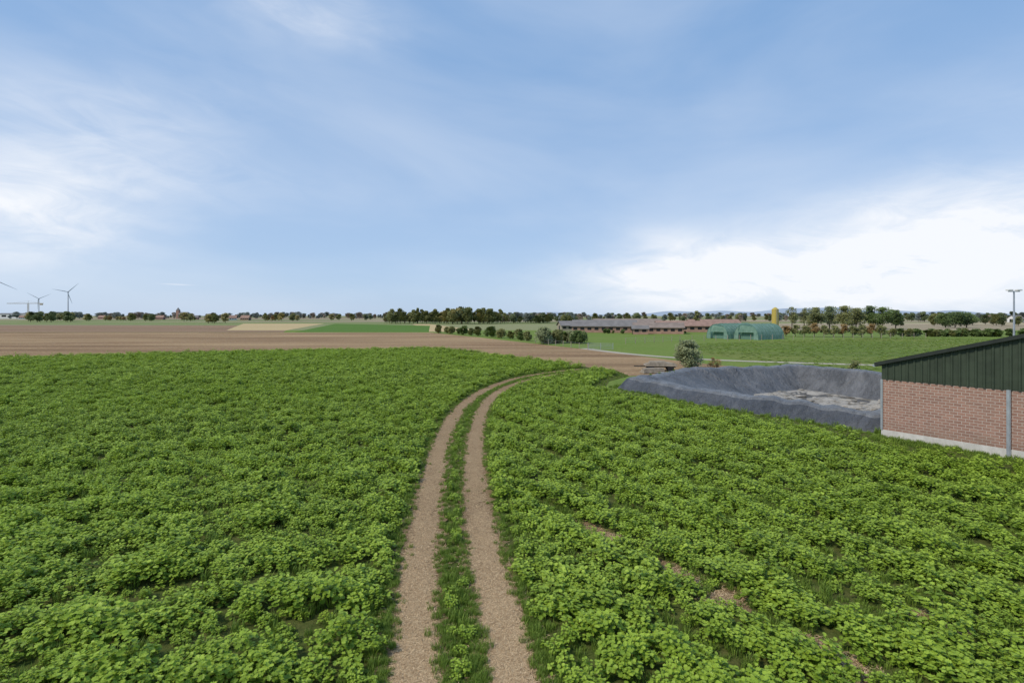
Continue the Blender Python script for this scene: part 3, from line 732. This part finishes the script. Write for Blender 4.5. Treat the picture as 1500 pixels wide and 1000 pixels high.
for k in range(4):
    c4=[(-3.3,-3.3),(3.3,-3.3),(3.3,3.3),(-3.3,3.3)]; mb.poly([(*c4[k],17),(*c4[(k+1)%4],17),(0,0,24)])
mb.quad((3,-5.4,9),(22,-5.4,9),(22,0,14),(3,0,14)); mb.quad((3,5.4,9),(22,5.4,9),(22,0,14),(3,0,14)); mb.obj('spire_and_roof',[M_roofg],e)

# ------------------------------------------------------------------ street lamp, trailer, fences, gate
e=empty('street_lamp',(45.1,46,0)); mb=MB(); mb.tube((0,0,0),(0,0,8.7),.10,.06,12); mb.box(-.5,-.05,8.62,.5,.05,8.70); mb.obj('pole',[M_steel],e)
mb=MB()
for s in (-1,1):
    mb.poly([(s*.22,-.16,8.72),(s*.62,-.12,8.74),(s*.62,.12,8.74),(s*.22,.16,8.72)]); mb.box(min(s*.2,s*.62),-.15,8.71,max(s*.2,s*.62),.15,8.84)
mb.obj('lamp_heads',[M_white],e)
e=empty('flat_farm_trailer',(17.4,60.2,0),R(-8)); mb=MB()
mb.box(-1.8,-.95,.62,1.8,.95,.74)
for k in range(5): mb.box(-1.7+.02*k,-.9+.36*k,.745,1.75-.05*k,-.6+.36*k,.85+.02*(k%2))
for k in range(4): mb.box(-1.5+.1*k,-.75+.4*k,.875,1.5-.15*k,-.45+.4*k,.99)
for k in range(3): mb.box(-1.2,-.6+.45*k,1.0,.6,-.3+.45*k,1.12)
mb.obj('deck_with_planks',[M_wood],e)
mb=MB(); mb.box(-1.7,-.5,.45,1.7,-.4,.615); mb.box(-1.7,.4,.45,1.7,.5,.615); mb.box(-3.0,-.05,.48,-1.7,.05,.58); mb.obj('chassis',[M_trim],e)
mb=MB()
for x in (-1.1,1.1):
    for y in (-.9,.75): mb.tube((x,y,.36),(x,y+.16,.36),.36,.36,18)
mb.obj('wheels',[M_dark],e)
e=empty('timber_pile',(15.8,57.8,0),R(12)); mb=MB()
for l in range(3):
    for k in range(5-l): mb.tube((-1.3+.1*l,-.5+.22*k+.1*l,.12+.19*l),(1.3-.12*k,-.5+.22*k+.1*l,.12+.19*l),.1,.09,8)
mb.obj('logs',[M_wood],e)
def fence(name,pts,h=1.3,step=3,wires=3):
    e=empty(name); mb=MB(); wb=MB()
    for a,b in zip(pts[:-1],pts[1:]):
        a=np.array(a,float);b=np.array(b,float); L=np.linalg.norm(b-a); k=max(1,int(L/step))
        for i in range(k+1):
            q=a+(b-a)*i/k; mb.tube((q[0],q[1],0),(q[0]+random.uniform(-.04,.04),q[1],h),.07,.06,6)
        for w in range(wires):
            z=h*(w+1)/(wires+.3); wb.tube((*a,z),(*b,z),.012,.012,4,0,False)
    mb.obj('posts',[M_wood],e); wb.obj('wires',[M_steel],e)
fence('wire_fence',[(26,117),(42,128),(62,133),(108,146),(118,146)],1.5,3.2)
fence('wire_fence',[(5.5,120),(12,104),(14.5,98)],1.2,3)
e=empty('metal_gate',(16.8,97,0),R(-5)); mb=MB()
for z in (.2,.45,.7,.95,1.2): mb.tube((-2.3,0,z),(2.3,0,z),.03,.03,6)
for x in (-2.3,0,2.3): mb.tube((x,0,.05),(x,0,1.3),.045,.045,6)
mb.obj('gate_bars',[M_steel],e)

# ------------------------------------------------------------------ wind turbines and crane
M_tur=simple('turbine_white',(0.48,0.50,0.54),.5,.05)
def turbine(loc,hub,bl,rot,yaw):
    e=empty('wind_turbine',loc,yaw); mb=MB(); mb.tube((0,0,0),(0,0,hub),1.8,1.0,14); mb.obj('tower',[M_tur],e)
    mb=MB(); mb.box(-1.5,-4,hub-1.4,1.5,5,hub+1.6); mb.tube((0,-5.5,hub),(0,-4,hub),.7,1.5,12); mb.obj('nacelle',[M_tur],e)
    mb=MB()
    for k in range(3):
        a=rot+k*2*math.pi/3; d=Vector((math.sin(a),0,math.cos(a))); s=Vector((math.cos(a),0,-math.sin(a))); c=Vector((0,-5,hub))
        prof_=[(0,.8,.8),(.12,1.3,1.0),(.2,1.5,1.0),(.6,.9,.6),(1,.25,.15)]
        for (t0,a0,b0),(t1,a1,b1) in zip(prof_[:-1],prof_[1:]):
            p0=c+d*bl*t0;p1=c+d*bl*t1
            mb.quad(tuple(p0+s*a0),tuple(p0-s*b0*.5),tuple(p1-s*b1*.5),tuple(p1+s*a1)); y=Vector((0,.5*(1-t0)+.1,0))
            mb.quad(tuple(p0+s*a0+y),tuple(p0-s*b0*.5+y),tuple(p1-s*b1*.5+y),tuple(p1+s*a1+y)); mb.quad(tuple(p0+s*a0),tuple(p1+s*a1),tuple(p1+s*a1+y),tuple(p0+s*a0+y)); mb.quad(tuple(p0-s*b0*.5),tuple(p1-s*b1*.5),tuple(p1-s*b1*.5+y),tuple(p0-s*b0*.5+y))
    mb.obj('rotor_blades',[M_tur],e)
turbine((-.867*1500,1500,0),75,36,.75,R(30)); turbine((-.924*2000,2000,0),72,42,1.1,R(25)); turbine((-1.012*1300,1300,0),98,50,R(120),R(40))
e=empty('tower_crane',(-.945*1200,1200,0)); mb=MB(); M_crane=simple('crane_steel',(0.30,0.24,0.12),.6,.1)
H=34
for x in (-1,1):
    for y in (-1,1): mb.tube((x,y,0),(x,y,H),.28,.28,4)
for k in range(12):
    z=k*H/12; mb.tube((-1,-1,z),(1,-1,z+H/12),.16,.16,4); mb.tube((1,1,z),(-1,1,z+H/12),.16,.16,4)
for z in (H,H+1.6): mb.tube((-50,0,z),(36,0,z),.28,.28,4)
for k in range(43): mb.tube((-50+k*2,0,H),(-49+k*2,0,H+1.6),.16,.16,4)
mb.tube((0,0,H),(0,0,H+7),.3,.2,4); mb.tube((0,0,H+7),(-36,0,H+1.6),.12,.12,4); mb.tube((0,0,H+7),(24,0,H+1.6),.12,.12,4); mb.box(28,-1,H-3,34,1,H)
mb.obj('mast_and_jib',[M_crane],e)
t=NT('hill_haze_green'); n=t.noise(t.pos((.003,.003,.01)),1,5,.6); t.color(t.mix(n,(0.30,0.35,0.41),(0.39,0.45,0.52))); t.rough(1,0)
v=[];f=[]
for i in range(121):
    x=-2000+i*100; h=34+18*math.sin(i*.11+1)+9*math.sin(i*.33)+5*math.sin(i*.8); h*=min(1,max(0,(i-8)/22))
    v += [(x,6300,-2),(x,7000,max(.5,h*1.9)),(x,8200,0)]
    if i:
        a=3*(i-1); f += [(a,a+3,a+4,a+1),(a+1,a+4,a+5,a+2)]
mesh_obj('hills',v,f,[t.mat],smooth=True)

# ------------------------------------------------------------------ world sky with clouds
SUN_EL,SUN_AZ=R(46),R(240)
w=bpy.data.worlds.new('World'); scene.world=w; w.use_nodes=True; nt=w.node_tree; N=nt.nodes; L=nt.links
bg=N['Background']; bg.inputs[1].default_value=.132
sky=N.new('ShaderNodeTexSky'); sky.sky_type='NISHITA'; sky.sun_disc=False; sky.sun_elevation=SUN_EL; sky.sun_rotation=SUN_AZ
sky.air_density=1.0; sky.dust_density=.5; sky.ozone_density=2.0; sky.altitude=50
def m(op,a,b=0.0,clamp=False):
    nd=N.new('ShaderNodeMath'); nd.operation=op; nd.use_clamp=clamp
    for s,val in ((nd.inputs[0],a),(nd.inputs[1],b)):
        if hasattr(val,'links'): L.new(val,s)
        else: s.default_value=val
    return nd.outputs[0]
def wmix(fac,a,b):
    nd=N.new('ShaderNodeMix'); nd.data_type='RGBA'
    for s,val in ((nd.inputs[0],fac),(nd.inputs[6],a),(nd.inputs[7],b)):
        if hasattr(val,'links'): L.new(val,s)
        elif isinstance(val,tuple): s.default_value=val+(1,)
        else: s.default_value=val
    return nd.outputs[2]
tc=N.new('ShaderNodeTexCoord'); sp=N.new('ShaderNodeSeparateXYZ'); L.new(tc.outputs['Generated'],sp.inputs[0])
az=m('ARCTAN2',sp.outputs[0],sp.outputs[1]); el=m('ARCSINE',sp.outputs[2])
az=m('MULTIPLY',az,57.2958); el=m('MULTIPLY',el,57.2958)
def cnoise(sa,se,tilt,seed,lo,hi,dist=.4,detail=8,rough=.58):
    cb=N.new('ShaderNodeCombineXYZ')
    e2=m('ADD',el,m('MULTIPLY',az,tilt))
    L.new(m('MULTIPLY',az,sa),cb.inputs[0]); L.new(m('MULTIPLY',e2,se),cb.inputs[1]); cb.inputs[2].default_value=seed
    n=N.new('ShaderNodeTexNoise'); L.new(cb.outputs[0],n.inputs['Vector']); n.inputs['Scale'].default_value=1; n.inputs['Detail'].default_value=detail; n.inputs['Roughness'].default_value=rough; n.inputs['Distortion'].default_value=dist
    mr=N.new('ShaderNodeMapRange'); mr.interpolation_type='SMOOTHSTEP'; L.new(n.outputs['Fac'],mr.inputs[0]); mr.inputs[1].default_value=lo; mr.inputs[2].default_value=hi
    return mr.outputs[0]
def gauss(a0,e0,sa,se,amp,tilt=0):
    da=m('SUBTRACT',az,a0); de=m('SUBTRACT',m('ADD',el,m('MULTIPLY',da,tilt)),e0)
    q=m('ADD',m('POWER',m('ABSOLUTE',m('DIVIDE',da,sa)),2),m('POWER',m('ABSOLUTE',m('DIVIDE',de,se)),2))
    return m('MULTIPLY',m('EXPONENT',m('MULTIPLY',q,-1)),amp)
k=1/.13
hz=N.new('ShaderNodeMapRange'); hz.interpolation_type='SMOOTHSTEP'; L.new(el,hz.inputs[0]); hz.inputs[1].default_value=-2; hz.inputs[2].default_value=36
haze=wmix(hz.outputs[0],(.44*k,.60*k,.85*k),(.215*k,.41*k,.73*k))
base=wmix(.82,sky.outputs[0],haze)
blobs=[(-46,7.6,10,3.8,.95,-.1),(-36,17,9,5,.26,-.3),(-30,13,12,3,.16,0),(-21,28.5,8,2.3,.38,0),(-44,15,8,5,.22,0),
       (24,4.2,13,2.9,1.1,0),(42,6.6,14,4.4,1.15,0),(31,2,20,2.6,.75,0),(45,17,8,4,.12,0),(19,7.2,6,2.0,.30,.25),(14,4.5,8,1.6,.4,.05)]
tot=None
for b in blobs:
    gq=gauss(*b); tot=gq if tot is None else m('ADD',tot,gq)
n1=cnoise(.055,.16,-.25,3.1,.30,.72,.5,7,.55); n2=cnoise(.15,.42,.1,8.7,.28,.72,.8,8,.6)
tex=m('ADD',m('MULTIPLY',n1,.6),m('MULTIPLY',n2,.5))
cl=m('MULTIPLY',tot,m('ADD',tex,.26))
veil=m('MULTIPLY',cnoise(.025,.09,.1,1.3,.35,.8,.3,5,.5),.26)
cl=m('MINIMUM',m('ADD',cl,veil),.97)
c1=wmix(cl,base,(.93*k,.955*k,1.0*k))
con=m('MULTIPLY',gauss(-33.2,2.9,1.0,.05,.45,.02),1.0)
c2=wmix(con,c1,(.95*k,.96*k,1.0*k))
L.new(c2,bg.inputs[0])

sun=bpy.data.lights.new('sun','SUN'); sun.energy=3.1; sun.angle=R(10); sun.color=(1,.92,.79)
so=link(bpy.data.objects.new('sun',sun)); 
d=Vector((math.sin(SUN_AZ)*math.cos(SUN_EL),math.cos(SUN_AZ)*math.cos(SUN_EL),math.sin(SUN_EL)))
so.rotation_euler=d.to_track_quat('Z','Y').to_euler()

cam=bpy.data.cameras.new('camera'); cam.lens=18; cam.sensor_width=36; cam.shift_y=-38/1500; cam.clip_end=30000; cam.clip_start=.1
co=link(bpy.data.objects.new('camera',cam)); co.location=(0,0,6.5); co.rotation_euler=(R(90),0,0); scene.camera=co
scene.view_settings.view_transform='Standard'; scene.view_settings.look='None'; scene.view_settings.exposure=0
